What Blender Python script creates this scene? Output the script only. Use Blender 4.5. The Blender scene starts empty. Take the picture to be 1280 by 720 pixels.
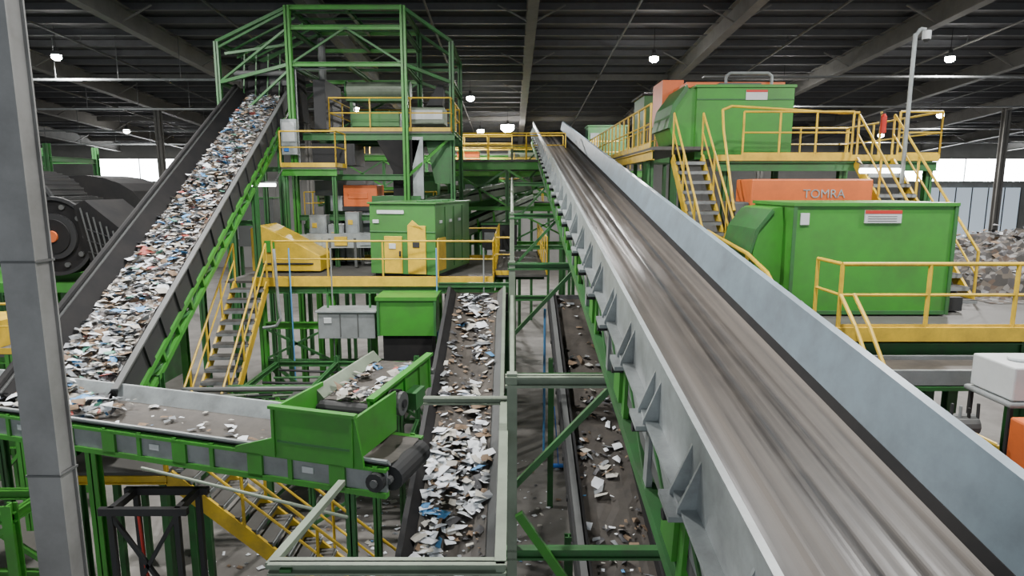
import bpy, math, random
from mathutils import Matrix, Vector, noise
random.seed(7)
R = random.random
scene = bpy.context.scene

# ------------------------------------------------------------------ materials
def paint(name, c, rough=.5, metal=0.0, grime=.35, scale=1.5, dirt=(.05,.045,.04), bump=0.0, spec=.5):
    m = bpy.data.materials.new(name); m.use_nodes = True
    nt = m.node_tree; n = nt.nodes; l = nt.links
    b = n['Principled BSDF']
    b.inputs['Roughness'].default_value = rough
    b.inputs['Metallic'].default_value = metal
    b.inputs['Specular IOR Level'].default_value = spec
    tc = n.new('ShaderNodeTexCoord')
    nz = n.new('ShaderNodeTexNoise'); nz.inputs['Scale'].default_value = scale
    nz.inputs['Detail'].default_value = 7; nz.inputs['Roughness'].default_value = .68
    l.new(tc.outputs['Object'], nz.inputs['Vector'])
    cr = n.new('ShaderNodeValToRGB')
    cr.color_ramp.elements[0].position = .38; cr.color_ramp.elements[0].color = (0,0,0,1)
    cr.color_ramp.elements[1].position = .72; cr.color_ramp.elements[1].color = (grime,grime,grime,1)
    l.new(nz.outputs['Fac'], cr.inputs['Fac'])
    mx = n.new('ShaderNodeMixRGB'); mx.inputs['Color1'].default_value = (*c,1)
    mx.inputs['Color2'].default_value = (*dirt,1)
    l.new(cr.outputs['Color'], mx.inputs['Fac'])
    l.new(mx.outputs['Color'], b.inputs['Base Color'])
    if bump:
        bp = n.new('ShaderNodeBump'); bp.inputs['Strength'].default_value = bump; bp.inputs['Distance'].default_value=.03
        l.new(nz.outputs['Fac'], bp.inputs['Height']); l.new(bp.outputs['Normal'], b.inputs['Normal'])
    return m

def emis(name, c, s):
    m = bpy.data.materials.new(name); m.use_nodes = True
    b = m.node_tree.nodes['Principled BSDF']
    b.inputs['Base Color'].default_value = (*c,1)
    b.inputs['Emission Color'].default_value = (*c,1); b.inputs['Emission Strength'].default_value = s
    return m

GREEN = paint('green_paint', (.042,.265,.026), .42, grime=.5, dirt=(.06,.07,.04))
GREEN2 = paint('green_steel', (.032,.15,.038), .5, grime=.55, scale=2.5)
PALE = paint('pale_green_steel', (.21,.26,.19), .5, grime=.5)
YEL = paint('yellow_paint', (.70,.46,.025), .45, grime=.4, scale=3)
GRAY = paint('grey_steel', (.26,.28,.285), .45, .1, grime=.5)
LGRAY = paint('light_grey_steel', (.35,.385,.39), .42, .1, grime=.55, scale=2.2)
BLUEG = paint('blue_grey_liner', (.25,.325,.38), .38, .1, grime=.55, scale=2, dirt=(.12,.13,.14))
DARK = paint('dark_steel', (.028,.029,.031), .65, .0, grime=.3, spec=.3)
MID = paint('mid_grey', (.10,.105,.105), .6, .0, grime=.4, spec=.4)
BLACK = paint('black_rubber', (.014,.014,.015), .8, grime=.25, dirt=(.05,.045,.04), spec=.2)
BELT = paint('dusty_belt', (.048,.043,.038), .6, grime=.6, scale=3, dirt=(.11,.095,.08), spec=.35)
GRATE = paint('deck_grating', (.075,.073,.068), .65, grime=.5, scale=3)
ORANGE = paint('orange_paint', (.66,.14,.03), .45, grime=.3)
WHITE = paint('white_plastic', (.58,.61,.62), .4, grime=.2)
RED = paint('red_paint', (.5,.03,.02), .4, grime=.1)
BLUE = paint('blue_plastic', (.03,.16,.55), .4, grime=.1)
COLM = paint('column_grey', (.25,.25,.245), .5, .1, grime=.45, scale=1.2)
CONC = paint('concrete_floor', (.20,.19,.175), .7, grime=.7, scale=.7, dirt=(.08,.07,.065), bump=.2)
WALL = paint('wall_panels', (.26,.26,.25), .7, grime=.4, scale=.3)
ROOF = paint('roof_sheet', (.06,.061,.065), .7, grime=.3, scale=.5)
RBEAM = paint('roof_beam', (.16,.155,.145), .65, grime=.4)
PURL = paint('roof_purlin', (.11,.11,.115), .65, grime=.4)
PAPW = paint('paper_white', (.72,.75,.79), .8, grime=.08)
PAPC = paint('paper_cream', (.46,.44,.39), .8, grime=.2)
CARD = paint('cardboard', (.20,.135,.085), .85, grime=.3)
PGREY = paint('plastic_grey', (.20,.215,.23), .6, grime=.3)
PBLUE = paint('plastic_blue', (.10,.30,.58), .5, grime=.1)
PRED = paint('plastic_red', (.42,.09,.07), .5, grime=.1)
PGRN = paint('plastic_green', (.12,.36,.26), .5, grime=.1)
PDARK = paint('plastic_dark', (.05,.05,.055), .6, grime=.1)
MIXED = [PAPW]*13+[PAPC]*11+[CARD]*8+[PGREY]*11+[PBLUE]*3+[PRED]*1+[PGRN]*1+[PDARK]*4
PAPERY = [PAPW]*18+[PAPC]*5+[CARD]*4+[PGREY]*3+[PBLUE]*1+[PDARK]*2
MUCK = [PAPC]*3+[CARD]*9+[PGREY]*5+[PDARK]*7+[PAPW]*2
WIN = emis('daylight_pane', (.94,.98,1.0), 24.0)
WIN2 = emis('translucent_panel', (.55,.65,.75), .65)
LAMP = emis('lamp_glass', (1,.98,.95), 110)
TUBE = emis('tube_light_glass', (.95,1,.97), 12)

def belt_mat():
    # rubber belt worn in long bands along its running direction (object Y)
    m = bpy.data.materials.new('worn_ribbed_belt'); m.use_nodes = True
    nt = m.node_tree; n = nt.nodes; l = nt.links; b = n['Principled BSDF']
    tc = n.new('ShaderNodeTexCoord')
    mp = n.new('ShaderNodeMapping'); mp.inputs['Scale'].default_value=(5.5,.05,.05)
    l.new(tc.outputs['Object'], mp.inputs['Vector'])
    n1 = n.new('ShaderNodeTexNoise'); n1.inputs['Scale'].default_value=1.3; n1.inputs['Detail'].default_value=5; n1.inputs['Roughness'].default_value=.6
    l.new(mp.outputs['Vector'], n1.inputs['Vector'])
    cr = n.new('ShaderNodeValToRGB'); e=cr.color_ramp.elements
    e[0].position=.33; e[0].color=(.015,.015,.016,1); e[1].position=.66; e[1].color=(.105,.09,.076,1)
    x=e.new(.48); x.color=(.050,.044,.039,1)
    l.new(n1.outputs['Fac'], cr.inputs['Fac'])
    n2 = n.new('ShaderNodeTexNoise'); n2.inputs['Scale'].default_value=3; n2.inputs['Detail'].default_value=8
    l.new(tc.outputs['Object'], n2.inputs['Vector'])
    c2 = n.new('ShaderNodeValToRGB'); c2.color_ramp.elements[0].position=.45; c2.color_ramp.elements[0].color=(0,0,0,1)
    c2.color_ramp.elements[1].position=.75; c2.color_ramp.elements[1].color=(.5,.5,.5,1)
    l.new(n2.outputs['Fac'], c2.inputs['Fac'])
    mx = n.new('ShaderNodeMixRGB'); mx.inputs['Color2'].default_value=(.095,.082,.07,1)
    l.new(c2.outputs['Color'], mx.inputs['Fac']); l.new(cr.outputs['Color'], mx.inputs['Color1'])
    l.new(mx.outputs['Color'], b.inputs['Base Color'])
    mr = n.new('ShaderNodeMapRange'); mr.inputs['From Min'].default_value=.35; mr.inputs['From Max'].default_value=.65
    mr.inputs['To Min'].default_value=.27; mr.inputs['To Max'].default_value=.62
    l.new(n1.outputs['Fac'], mr.inputs['Value']); l.new(mr.outputs['Result'], b.inputs['Roughness'])
    b.inputs['Specular IOR Level'].default_value=.45
    return m
BELTM = belt_mat()

def trash_mat(name, k, sc):
    m = bpy.data.materials.new(name); m.use_nodes = True
    nt = m.node_tree; n = nt.nodes; l = nt.links; b = n['Principled BSDF']
    b.inputs['Roughness'].default_value = .85
    tc = n.new('ShaderNodeTexCoord'); v = n.new('ShaderNodeTexVoronoi'); v.inputs['Scale'].default_value = sc
    l.new(tc.outputs['Object'], v.inputs['Vector'])
    s = n.new('ShaderNodeSeparateColor'); l.new(v.outputs['Color'], s.inputs['Color'])
    cr = n.new('ShaderNodeValToRGB'); cr.color_ramp.interpolation='CONSTANT'
    cols = [(0,(.07,.065,.06)),(.25,(.20,.17,.14)),(.45,(.11,.10,.10)),(.62,(.33,.31,.29)),(.78,(.15,.10,.07)),(.9,(.45,.46,.47))]
    cols=[(p,tuple(x*k for x in c)) for p,c in cols]
    e = cr.color_ramp.elements
    e[0].position=0; e[0].color=(*cols[0][1],1); e[1].position=cols[1][0]; e[1].color=(*cols[1][1],1)
    for p,c in cols[2:]:
        x = e.new(p); x.color=(*c,1)
    l.new(s.outputs['Red'], cr.inputs['Fac']); l.new(cr.outputs['Color'], b.inputs['Base Color'])
    return m
TRASH = trash_mat('mixed_waste',1.0,10)
TRASHD = trash_mat('brown_mixed_waste',.42,10)

# ------------------------------------------------------------------ mesh builder
class B:
    def __init__(s, name):
        s.name=name; s.v=[]; s.f=[]; s.mi=[]; s.mats=[]; s.M=Matrix.Identity(4)
    def idx(s, m):
        if m not in s.mats: s.mats.append(m)
        return s.mats.index(m)
    def add(s, pts, faces, m):
        o=len(s.v); i=s.idx(m)
        s.v += [tuple(s.M @ Vector(p)) for p in pts]
        for f in faces: s.f.append(tuple(o+k for k in f)); s.mi.append(i)
        return s
    def box(s,x0,x1,y0,y1,z0,z1,m):
        return s.add([(x0,y0,z0),(x1,y0,z0),(x1,y1,z0),(x0,y1,z0),(x0,y0,z1),(x1,y0,z1),(x1,y1,z1),(x0,y1,z1)],
              [(0,3,2,1),(4,5,6,7),(0,1,5,4),(1,2,6,5),(2,3,7,6),(3,0,4,7)], m)
    def beam(s,p,q,w,h,m):
        p=Vector(p); q=Vector(q); d=(q-p).normalized()
        up=Vector((0,0,1))
        if abs(d.z)>.95: up=Vector((0,1,0))
        r=d.cross(up).normalized()*w/2; u=r.cross(d).normalized()*h/2
        pts=[p-r-u,p+r-u,p+r+u,p-r+u,q-r-u,q+r-u,q+r+u,q-r+u]
        return s.add(pts,[(0,1,2,3),(7,6,5,4),(0,4,5,1),(1,5,6,2),(2,6,7,3),(3,7,4,0)],m)
    def ibeam(s,p,q,w,h,m,t=.03):
        p=Vector(p); q=Vector(q); d=(q-p).normalized()
        up=Vector((0,0,1))
        if abs(d.z)>.95: up=Vector((0,1,0))
        r=d.cross(up).normalized(); u=r.cross(d).normalized()
        s.beam(p,q,t,h,m)
        for k in (-1,1):
            o=u*(h/2-t/2)*k
            s.beam(p+o,q+o,w,t,m)
        return s
    def tube(s,p,q,r,m,n=8,r2=None,cap=True):
        p=Vector(p); q=Vector(q); d=(q-p).normalized()
        up=Vector((0,0,1)) if abs(d.z)<.9 else Vector((1,0,0))
        a=d.cross(up).normalized(); b=a.cross(d).normalized()
        r2 = r if r2 is None else r2
        pts=[p+(a*math.cos(t)+b*math.sin(t))*r for t in [2*math.pi*i/n for i in range(n)]]
        pts+=[q+(a*math.cos(t)+b*math.sin(t))*r2 for t in [2*math.pi*i/n for i in range(n)]]
        fs=[(i,(i+1)%n,n+(i+1)%n,n+i) for i in range(n)]
        if cap: fs+=[tuple(range(n))[::-1],tuple(range(n,2*n))]
        return s.add(pts,fs,m)
    def path(s,pts,r,m,n=8):
        for a,b in zip(pts[:-1],pts[1:]): s.tube(a,b,r,m,n)
    def extr(s,poly,vec,m):
        n=len(poly); vec=Vector(vec)
        pts=[Vector(p) for p in poly]+[Vector(p)+vec for p in poly]
        return s.add(pts,[tuple(range(n)),tuple(range(n,2*n))[::-1]]+[(i,n+i,n+(i+1)%n,(i+1)%n) for i in range(n)],m)
    def done(s,bevel=0,parent=None):
        me=bpy.data.meshes.new(s.name); me.from_pydata(s.v,[],s.f)
        for m in s.mats: me.materials.append(m)
        me.polygons.foreach_set('material_index', s.mi); me.update()
        import bmesh
        bm=bmesh.new(); bm.from_mesh(me); bmesh.ops.recalc_face_normals(bm,faces=bm.faces); bm.to_mesh(me); bm.free()
        o=bpy.data.objects.new(s.name,me); scene.collection.objects.link(o)
        if bevel:
            md=o.modifiers.new('bevel','BEVEL'); md.width=bevel; md.segments=2; md.limit_method='ANGLE'
        if parent: o.parent=parent
        return o

def rail(b, pts, h=1.07, m=None, r=.026, sp=1.4, kick=True, ends=True):
    m = m or YEL
    Z=Vector((0,0,1))
    for p,q in zip(pts[:-1],pts[1:]):
        p=Vector(p); q=Vector(q); L=(q-p).length; n=max(1,round(L/sp))
        for i in range(n+1):
            a=p.lerp(q,i/n); b.tube(a,a+Z*h,r,m,6)
        b.tube(p+Z*h,q+Z*h,r,m,8); b.tube(p+Z*h*.55,q+Z*h*.55,r*.8,m,6)
        if kick: b.beam(p+Z*.06,q+Z*.06,.012,.13,m)

def stairs(b, top, bot, hw, n, tread=None, string=None, rails=True, tm=None):
    top=Vector(top); bot=Vector(bot); hw=Vector(hw); tm=tm or GRATE; string=string or YEL
    run=(bot-top); run.z=0; L=run.length; d=run.normalized(); tr=L/n
    for i in range(n):
        c=top.lerp(bot,(i+.8)/n)
        p=c-d*tr*.5; q=c+d*tr*.6
        b.beam(p,q,hw.length*2,.04,tm)
        b.beam(q+Vector((0,0,-.03)),q+d*.02+Vector((0,0,-.03)),hw.length*2,.07,GRAY)
    for k in (-1,1):
        b.beam(top+hw*k+Vector((0,0,-.08)),bot+hw*k+Vector((0,0,-.08)),.05,.24,string)
        if rails: rail(b,[top+hw*k,bot+hw*k],h=1.0,kick=False,sp=1.5)

def frame(b, xs, ys, z0, z1, levels, m, w=.2, brace=True, t=.02):
    for x in xs:
        for y in ys: b.ibeam((x,y,z0),(x,y,z1),w,w,m,t)
    for z in levels:
        for y in ys:
            b.ibeam((xs[0],y,z),(xs[-1],y,z),w*.8,w,m,t)
        for x in xs: b.ibeam((x,ys[0],z),(x,ys[-1],z),w*.8,w,m,t)
    if brace:
        lv=[z0]+list(levels)
        for a,c in zip(lv[:-1],lv[1:]):
            for x0,x1 in zip(xs[:-1],xs[1:]):
                b.beam((x0,ys[0],a+.1),(x1,ys[0],c-.1),.07,.07,m)
                b.beam((x1,ys[-1],a+.1),(x0,ys[-1],c-.1),.07,.07,m)

def frameM(start,end):
    s=Vector(start); e=Vector(end); d=(e-s).normalized()
    r=d.cross(Vector((0,0,1))).normalized(); n=r.cross(d).normalized()
    M=Matrix(((r.x,d.x,n.x,s.x),(r.y,d.y,n.y,s.y),(r.z,d.z,n.z,s.z),(0,0,0,1)))
    return M,(e-s).length

def debris(b, M, L, a0, a1, h, count, smin=.04, smax=.16, hvar=.08, s0=0, clump=0, mats=None, hf=None, flat=.9):
    old=b.M; b.M=Matrix.Identity(4); mats=mats or MIXED
    i=0; guard=0
    while i<count and guard<count*8:
        guard+=1
        s=s0+R()*(L-s0); a=a0+(a1-a0)*R()
        if clump and noise.noise(Vector((a*1.6,s*1.1,count*.13)))+.25<R()*clump: continue
        i+=1
        hh=h+(hf(a,s) if hf else 0)
        c=M@Vector((a,s,hh+R()*hvar))
        z=smin+(smax-smin)*R()**2
        ax=Vector((R()-.5,R()-.5,(R()-.5)*.4)).normalized()
        rot=Matrix.Rotation(R()*flat,4,ax)@Matrix.Rotation(R()*6.28,4,'Z')
        w=z*(.35+R()*.75)
        f=.1+.35*R()
        pts=[(-z,-w*(.6+.4*R()),0),(z*(.5+.5*R()),-w,.2*z*R()),(z*(.8+.3*R()),0,z*f*R()),(z,w*(.4+.6*R()),0),(-z*(.4+.6*R()),w*(.7+.4*R()),.3*z*R()),(0,0,z*f)]
        pts=[c+(rot@Vector(p))*.62 for p in pts]
        b.add(pts,[(0,1,5),(1,2,5),(2,3,5),(3,4,5),(4,0,5)],random.choice(mats))
    b.M=old

def sheet(b,L,a0,a1,hf,m,ns,na,rnd=0):
    pts=[];fs=[]
    for i in range(ns+1):
        for j in range(na+1):
            a=a0+(a1-a0)*j/na
            pts.append((a,L*i/ns,hf(a,L*i/ns)+(R()*rnd)))
    for i in range(ns):
        for j in range(na):
            k=i*(na+1)+j; fs.append((k,k+1,k+na+2,k+na+1))
    b.add(pts,fs,m)

def pulley(b,y,w,r,h,m=None):
    m=m or DARK
    b.tube((-w/2,y,h),(w/2,y,h),r,m,16)
    b.tube((-w/2-.12,y,h),(w/2+.12,y,h),.05,MID,8)

# ------------------------------------------------------------------ room shell
b=B('floor'); b.box(-52,62,-8,61,-.2,0,CONC); b.done()
roofz=lambda y: 11.6+.07*(60-y)
b=B('ceiling')
b.add([(-52,-8,roofz(-8)),(62,-8,roofz(-8)),(62,61,roofz(61)),(-52,61,roofz(61)),
       (-52,-8,roofz(-8)+.2),(62,-8,roofz(-8)+.2),(62,61,roofz(61)+.2),(-52,61,roofz(61)+.2)],
      [(0,3,2,1),(4,5,6,7),(0,1,5,4),(1,2,6,5),(2,3,7,6),(3,0,4,7)],ROOF)
b.done()
b=B('roof_purlins')
y=-4
while y<60:
    z=roofz(y)-.14
    b.box(-51,61,y-.04,y+.04,z-.12,z+.12,PURL); b.box(-51,61,y-.09,y+.09,z-.13,z-.11,PURL); y+=1.5
b.done()
b=B('roof_rafters')
for x in (-43,-36,-29,-21.5,-14,-6.8,.7,8,15.2,22.6,30,37.5,45,52):
    y0,y1=-6,60
    b.beam((x,y0,roofz(y0)-.58),(x,y1,roofz(y1)-.50),.05,.72,RBEAM)
    for dz in (-.95,-.25):
        b.beam((x,y0,roofz(y0)+dz),(x,y1,roofz(y1)+dz+.04),.36,.04,RBEAM)
    for yy in range(0,60,6):
        b.beam((x,yy,roofz(yy)-.88),(x+1.2,yy,roofz(yy)-.25),.05,.05,RBEAM)
        b.beam((x,yy,roofz(yy)-.88),(x-1.2,yy,roofz(yy)-.25),.05,.05,RBEAM)
for yy in (10,22,34,46,56):
    b.beam((-50,yy,roofz(yy)-.4),(60,yy,roofz(yy)-.4),.06,.3,RBEAM)
b.done()
b=B('sprinkler_pipes')
for x in (-25,-18,-10.5,-3,4.4,11.5,19,26):
    b.tube((x,0,roofz(0)-.45),(x,59,roofz(59)-.45),.045,[MID,RBEAM][int(x)%2],6)
    for yy in range(4,58,6): b.tube((x,yy,roofz(yy)-.45),(x,yy,roofz(yy)-.1),.02,MID,5)
for yy,z in ((27.7,11.9),(33.6,11.4),(40.6,10.9),(48.6,10.6)):
    b.tube((-45,yy,z),(-9,yy,z),.05,GRAY,6); b.box(8,45,yy,yy+.3,z+.1,z+.16,MID)
    for k in range(14): b.tube((-45+k*2.6,yy,z),(-45+k*2.6,yy,roofz(yy)-.02),.015,MID,5)
b.done()
b=B('wall_back')
b.box(-52,62,60,60.3,0,8.0,WALL); b.box(-52,62,60,60.3,10.0,12,WALL)
for x0,x1 in ((-52,-38.5),(-30.2,36),(47.6,48.2),(60,62)): b.box(x0,x1,60,60.3,8.0,10.0,WALL)
for i in range(95): b.box(-52+i*1.2,-51.9+i*1.2,59.94,60,0,7.9,WALL)
b.done()
b=B('wall_left'); b.box(-52.3,-52,-8,60.3,0,16.4,WALL); b.done()
b=B('wall_right'); b.box(62,62.3,-8,60.3,0,16.4,WALL); b.done()
k=0
for x0,x1 in ((-38.5,-30.2),(36,47.6),(48.2,60)):
    k+=1; b=B('window_%d'%k); b.box(x0,x1,60.1,60.15,8.0,10.0,WIN)
    n=int((x1-x0)/4)
    for i in range(n+1):
        x=x0+(x1-x0)*i/n; b.box(x-.04,x+.04,60.0,60.1,8.0,10.0,LGRAY)
    b.done()
b=B('door_1'); b.box(38,47,59.8,59.93,0,7.4,WIN2)
for i in range(7): b.box(38+i*1.5-.04,38+i*1.5+.04,59.74,59.8,0,7.4,MID)
b.done()
b=B('door_2'); b.box(49,59,59.8,59.93,0,7.4,WIN2)
for i in range(7): b.box(49+i*1.6-.04,49+i*1.6+.04,59.74,59.8,0,7.4,MID)
b.done()

# ------------------------------------------------------------------ steel building column
b=B('building_column')
cx,cy=-4.57,6.0
b.box(cx-.16,cx+.16,cy-.12,cy-.10,0,15.3,COLM); b.box(cx-.16,cx+.16,cy+.10,cy+.12,0,15.3,COLM)
b.box(cx-.13,cx-.11,cy-.10,cy+.10,0,15.3,COLM); b.box(cx+.11,cx+.13,cy-.10,cy+.10,0,15.3,COLM)
for z in (4.7,6.8): b.box(cx-.17,cx+.17,cy-.13,cy+.13,z,z+.02,MID)
b.box(cx-.3,cx+.3,cy-.3,cy+.3,0,.04,COLM)
b.done()
b=B('building_column')
for x,y in ((-21.5,40),(-21.5,20),(-14,45),(15.2,40),(30,40),(-29,30)):
    b.ibeam((x,y,0),(x,y,roofz(y)-.8),.35,.35,RBEAM,.04)
b.done()

# ------------------------------------------------------------------ main inclined conveyor
b=B('inclined_belt_conveyor')
M,L=frameM((1.95,-1,5.285),(1.95,36,11.02)); b.M=M
hf=lambda a,s: -.50-.05*(1-(a/.7)**2)+.006*math.sin(a*26+1)+.003*math.sin(a*47)
sheet(b,L,-.70,.70,hf,BELTM,60,72)
b.extr([(.70,0,-.47),(.80,0,0),(.88,0,0),(.88,0,-.03),(.815,0,-.03),(.72,0,-.50)],(0,L,0),BLUEG)
b.extr([(.66,0,-.515),(.70,0,-.44),(.715,0,-.44),(.70,0,-.53)],(0,L,0),BLACK)
b.box(.80,.83,0,L,-.6,-.05,BLUEG)
for i in range(12): b.box(.86,.885,i*3.1+1,i*3.1+1.06,-.6,0,GRAY)
b.box(-.80,-.775,0,L,-.50,0,LGRAY); b.box(-.82,-.775,0,L,-.015,.008,LGRAY)
b.box(-.77,-.68,0,L,-.50,-.47,MID)
b.box(-.90,-.77,0,L,-.53,-.50,LGRAY)
b.box(-.84,-.80,0,L,-.80,-.53,GRAY)
for a in (-.84,.80): 
    b.box(a-.05,a+.07,0,L,-1.20,-1.08,GREEN2); b.box(a,a+.03,0,L,-.92,-.80,MID)
s=.3;i=0
while s<L:
    b.extr([(-.80,s,-.16),(-.92,s,-.50),(-.92,s,-.53),(-.80,s,-.53)],(0,.022,0),LGRAY)
    b.extr([(-.80,s+.20,-.16),(-.92,s+.20,-.50),(-.92,s+.20,-.53),(-.80,s+.20,-.53)],(0,.022,0),LGRAY)
    b.box(-.98,-.80,s-.03,s+.26,-.57,-.53,LGRAY)
    for a in (-.87,.82):
        b.box(a,a+.05,s-.04,s+.08,-1.08,-.55,GREEN if i%2==0 else GRAY)
    b.tube((-.84,s,-.80),(.84,s,-.80),.06,DARK,8)
    if i%2==0:
        b.box(-.90,-.86,s+.1,s+.42,-.98,-.66,GREEN)
    b.beam((-.84,s+.1,-1.1),(-.84,s+1.0,-.62),.03,.05,GREEN2)
    b.tube((-.98,s+.12,-.62),(-.86,s+.12,-.62),.04,DARK,8)
    s+=1.1;i+=1
sheet(b,L,-.65,.65,lambda a,s:-1.0,BLACK,2,2)
pulley(b,L,1.5,.28,-.72)
b.done()

b=B('conveyor_support_portals')
for y in (7.3,12.2,17.0,22.5,28,33.5):
    zt=5.44+.155*y-1.34
    b.box(-.06,.06,y-.06,y+.06,0,zt+.1,PALE); 
    b.box(2.95,3.1,y-.08,y+.08,0,zt+.1,GREEN2)
    b.ibeam((-.08,y,zt),(3.1,y,zt),.16,.13,PALE if y<8 else GREEN2)
    b.beam((0,y+.1,zt-1.4),(1.2,y+.1,zt-.1),.07,.07,GREEN2)
    b.ibeam((-.08,y,zt-2.2),(3.1,y,zt-2.2),.12,.14,GREEN2)
b.beam((0,7.3,4.6),(0,12.2,5.4),.06,.1,PALE)
b.beam((.08,7.2,3.6),(1.0,7.2,2.2),.08,.1,GREEN)
b.beam((.35,5.6,3.0),(1.5,5.6,3.6),.08,.12,PALE)
b.tube((.0,12.2,7.0),(0,24.0,7.8),.03,PALE); b.tube((0,17,6),(0,17,7.4),.04,PALE)
b.done()

# ------------------------------------------------------------------ left incline conveyor with waste
b=B('waste_incline_conveyor')
P0=(-7.08,9.6,4.30); P1=(-8.44,22.5,10.75)
M,L=frameM(P0,P1); b.M=M
sheet(b,L,-.56,.56,lambda a,s:-.30+.06*abs(a),TRASH,120,12,.07)
b.box(-.85,-.80,0,L,-.75,.05,DARK); b.box(.80,.85,0,L,-.50,.05,DARK)
b.extr([(-.80,0,.05),(-.54,0,-.26),(-.54,0,-.32),(-.82,0,-.1)],(0,L,0),BLACK)
b.extr([(.80,0,.05),(.54,0,-.26),(.54,0,-.32),(.82,0,-.1)],(0,L,0),BLACK)
b.box(-.90,-.80,0,L,.04,.08,MID); b.box(.80,.90,0,L,.04,.08,MID)
b.tube((-.88,0,.12),(-.88,L,.12),.06,BLACK,8)
for a in (-.83,.83):
    b.box(a-.05,a+.07,0,L,-.56,-.46,GREEN); b.box(a-.05,a+.05,.8,L,-.90,-.80,GREEN)
s=.8;i=0
while s<L-.9:
    for a in (-.83,.83):
        b.box(a-.03,a+.05,s,s+.08,-.85,-.5,GREEN)
        b.beam((a,s+.04,-.85 if i%2 else -.52),(a,s+.84,-.52 if i%2 else -.85),.04,.05,GREEN2)
    b.box(.85,.89,s+.3,s+.5,-.46,.02,DARK)
    b.tube((-.8,s,-.7),(.8,s,-.7),.06,DARK,8)
    s+=.8;i+=1
sheet(b,L,-.6,.6,lambda a,s:-.75,BLACK,2,2)
pulley(b,0,1.3,.3,-.5); pulley(b,L,1.3,.3,-.5)
b.M=Matrix.Identity(4)
for y in (11.2,17.9,21):
    z=4.3+.5*(y-9.6)-.95; x=-7.08-.105*(y-9.6)
    for dx in (-.83,.83): b.ibeam((x+dx,y,0),(x+dx,y,z),.16,.16,GREEN2,.02)
    b.ibeam((x-.83,y,z-1),(x+.83,y,z-1),.15,.15,GREEN2,.02)
incl=b.done()
b=B('mixed_paper_waste')
debris(b,M,L,-.52,.52,-.22,3400,.04,.20,.07,mats=MIXED,flat=.7)
b.done()

# ------------------------------------------------------------------ transverse conveyor lower left
b=B('transfer_conveyor')
P0=(-10.4,10.45,4.22); P1=(-1.38,7.88,4.12)
M,L=frameM(P0,P1); M=M@Matrix.Diagonal((.76,1,1,1)); b.M=M
sheet(b,L,-.55,.55,lambda a,s:-.04*(1-(a/.55)**2),BELT,40,8)
b.extr([(-.55,0,0),(-.70,0,.22),(-.76,0,.22),(-.76,0,.19),(-.72,0,.19),(-.57,0,-.03)],(0,L-2.1,0),LGRAY)
b.extr([(.55,0,0),(.66,0,.08),(.72,0,.08),(.72,0,.05),(.68,0,.05),(.57,0,-.03)],(0,L,0),GRAY)
for a in (-.72,.66):
    b.box(a,a+.05,0,L,-.34,-.04,GRAY)
    b.box(a-.03,a+.10,0,L,-.06,-.02,GREEN); b.box(a-.03,a+.10,0,L,-.40,-.33,GREEN)
s=.2;i=0
while s<L:
    for a in (-.74,.71):
        b.box(a,a+.04,s,s+.06,-.38,0,GREEN)
        if i%2==0: b.box(a,a+.05,s,s+.22,-.37,-.04,GREEN)
    if i%4==1: b.box(.71,.73,s+.2,s+.36,-.22,-.14,WHITE)
    b.tube((-.66,s,-.25),(.66,s,-.25),.05,DARK,8)
    s+=.6;i+=1
sheet(b,L,-.5,.5,lambda a,s:-.36,BLACK,2,2)
pulley(b,L,1.15,.16,-.19,DARK); b.tube((.7,L-.12,-.18),(.84,L-.12,-.18),.12,DARK,14); b.tube((.84,L-.12,-.18),(.88,L-.12,-.18),.05,MID,12)
b.M=Matrix.Identity(4)
b.ibeam((-6.15,8.9,0),(-6.15,8.9,3.8),.15,.15,GREEN,.02)
for x,y in ((-8.8,10.5),(-2.3,8.55)): b.ibeam((x,y,0),(x,y,3.78),.12,.12,GREEN2,.02)
b.done()
b=B('sparse_paper_litter')
debris(b,M,L-.6,-.48,.48,.0,60,.03,.13,.02,s0=4.8,mats=PAPERY,flat=.3)
debris(b,M,4.7,-.5,.5,.0,170,.05,.26,.12,s0=2.4)
b.done()

b=B('transfer_hopper')
b.M=M
b.extr([(.72,L-2.15,.02),(.72,L-1.58,.20),(.72,L-1.58,.62),(.72,L-.40,.60),(.72,L-.28,-.04),(.72,L-2.15,-.04)],(.05,0,0),GREEN)
b.box(-.74,.74,L-.44,L-.40,.02,.58,GREEN); b.box(-.74,.74,L-1.58,L-1.54,.2,.60,GREEN)
b.box(.70,.82,L-1.6,L-.38,.60,.64,GREEN)
for s in (L-1.57,L-.46): b.box(.77,.80,s,s+.04,-.04,.60,GREEN)
b.box(.77,.78,L-1.5,L-.45,.16,.19,GREEN2)
b.done()

b=B('feeder_conveyor')
M2,L2=frameM((-2.26,8.55,4.56),(-1.80,10.3,4.64)); M2=M2@Matrix.Diagonal((.80,1,1,1)); b.M=M2
sheet(b,L2,-.50,.50,lambda a,s:-.02,BELT,20,8,.02)
b.extr([(-.50,0,0),(-.66,0,.14),(-.70,0,.14),(-.70,0,-.22),(-.66,0,-.22)],(0,L2,0),PALE)
b.box(.54,.59,-.3,L2,-.38,.16,GREEN); b.box(.52,.66,-.3,L2,.14,.18,GREEN)
for s in (-.25,.2,.75,1.3,1.7): b.box(.59,.63,s,s+.05,-.38,.16,GREEN)
pulley(b,0,1.1,.12,-.14); pulley(b,L2,1.1,.12,-.14)
b.tube((.62,.3,-.1),(.84,.3,-.1),.17,MID,16); b.tube((.62,.3,-.1),(.88,.3,-.1),.06,DARK,12)
b.path([(.75,.4,.05),(.74,.1,.16),(.74,-.2,.06),(.76,-.3,-.25)],.02,BLACK)
b.box(.64,.86,.7,1.05,-.36,-.1,GREEN2)
b.M=Matrix.Identity(4)
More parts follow.
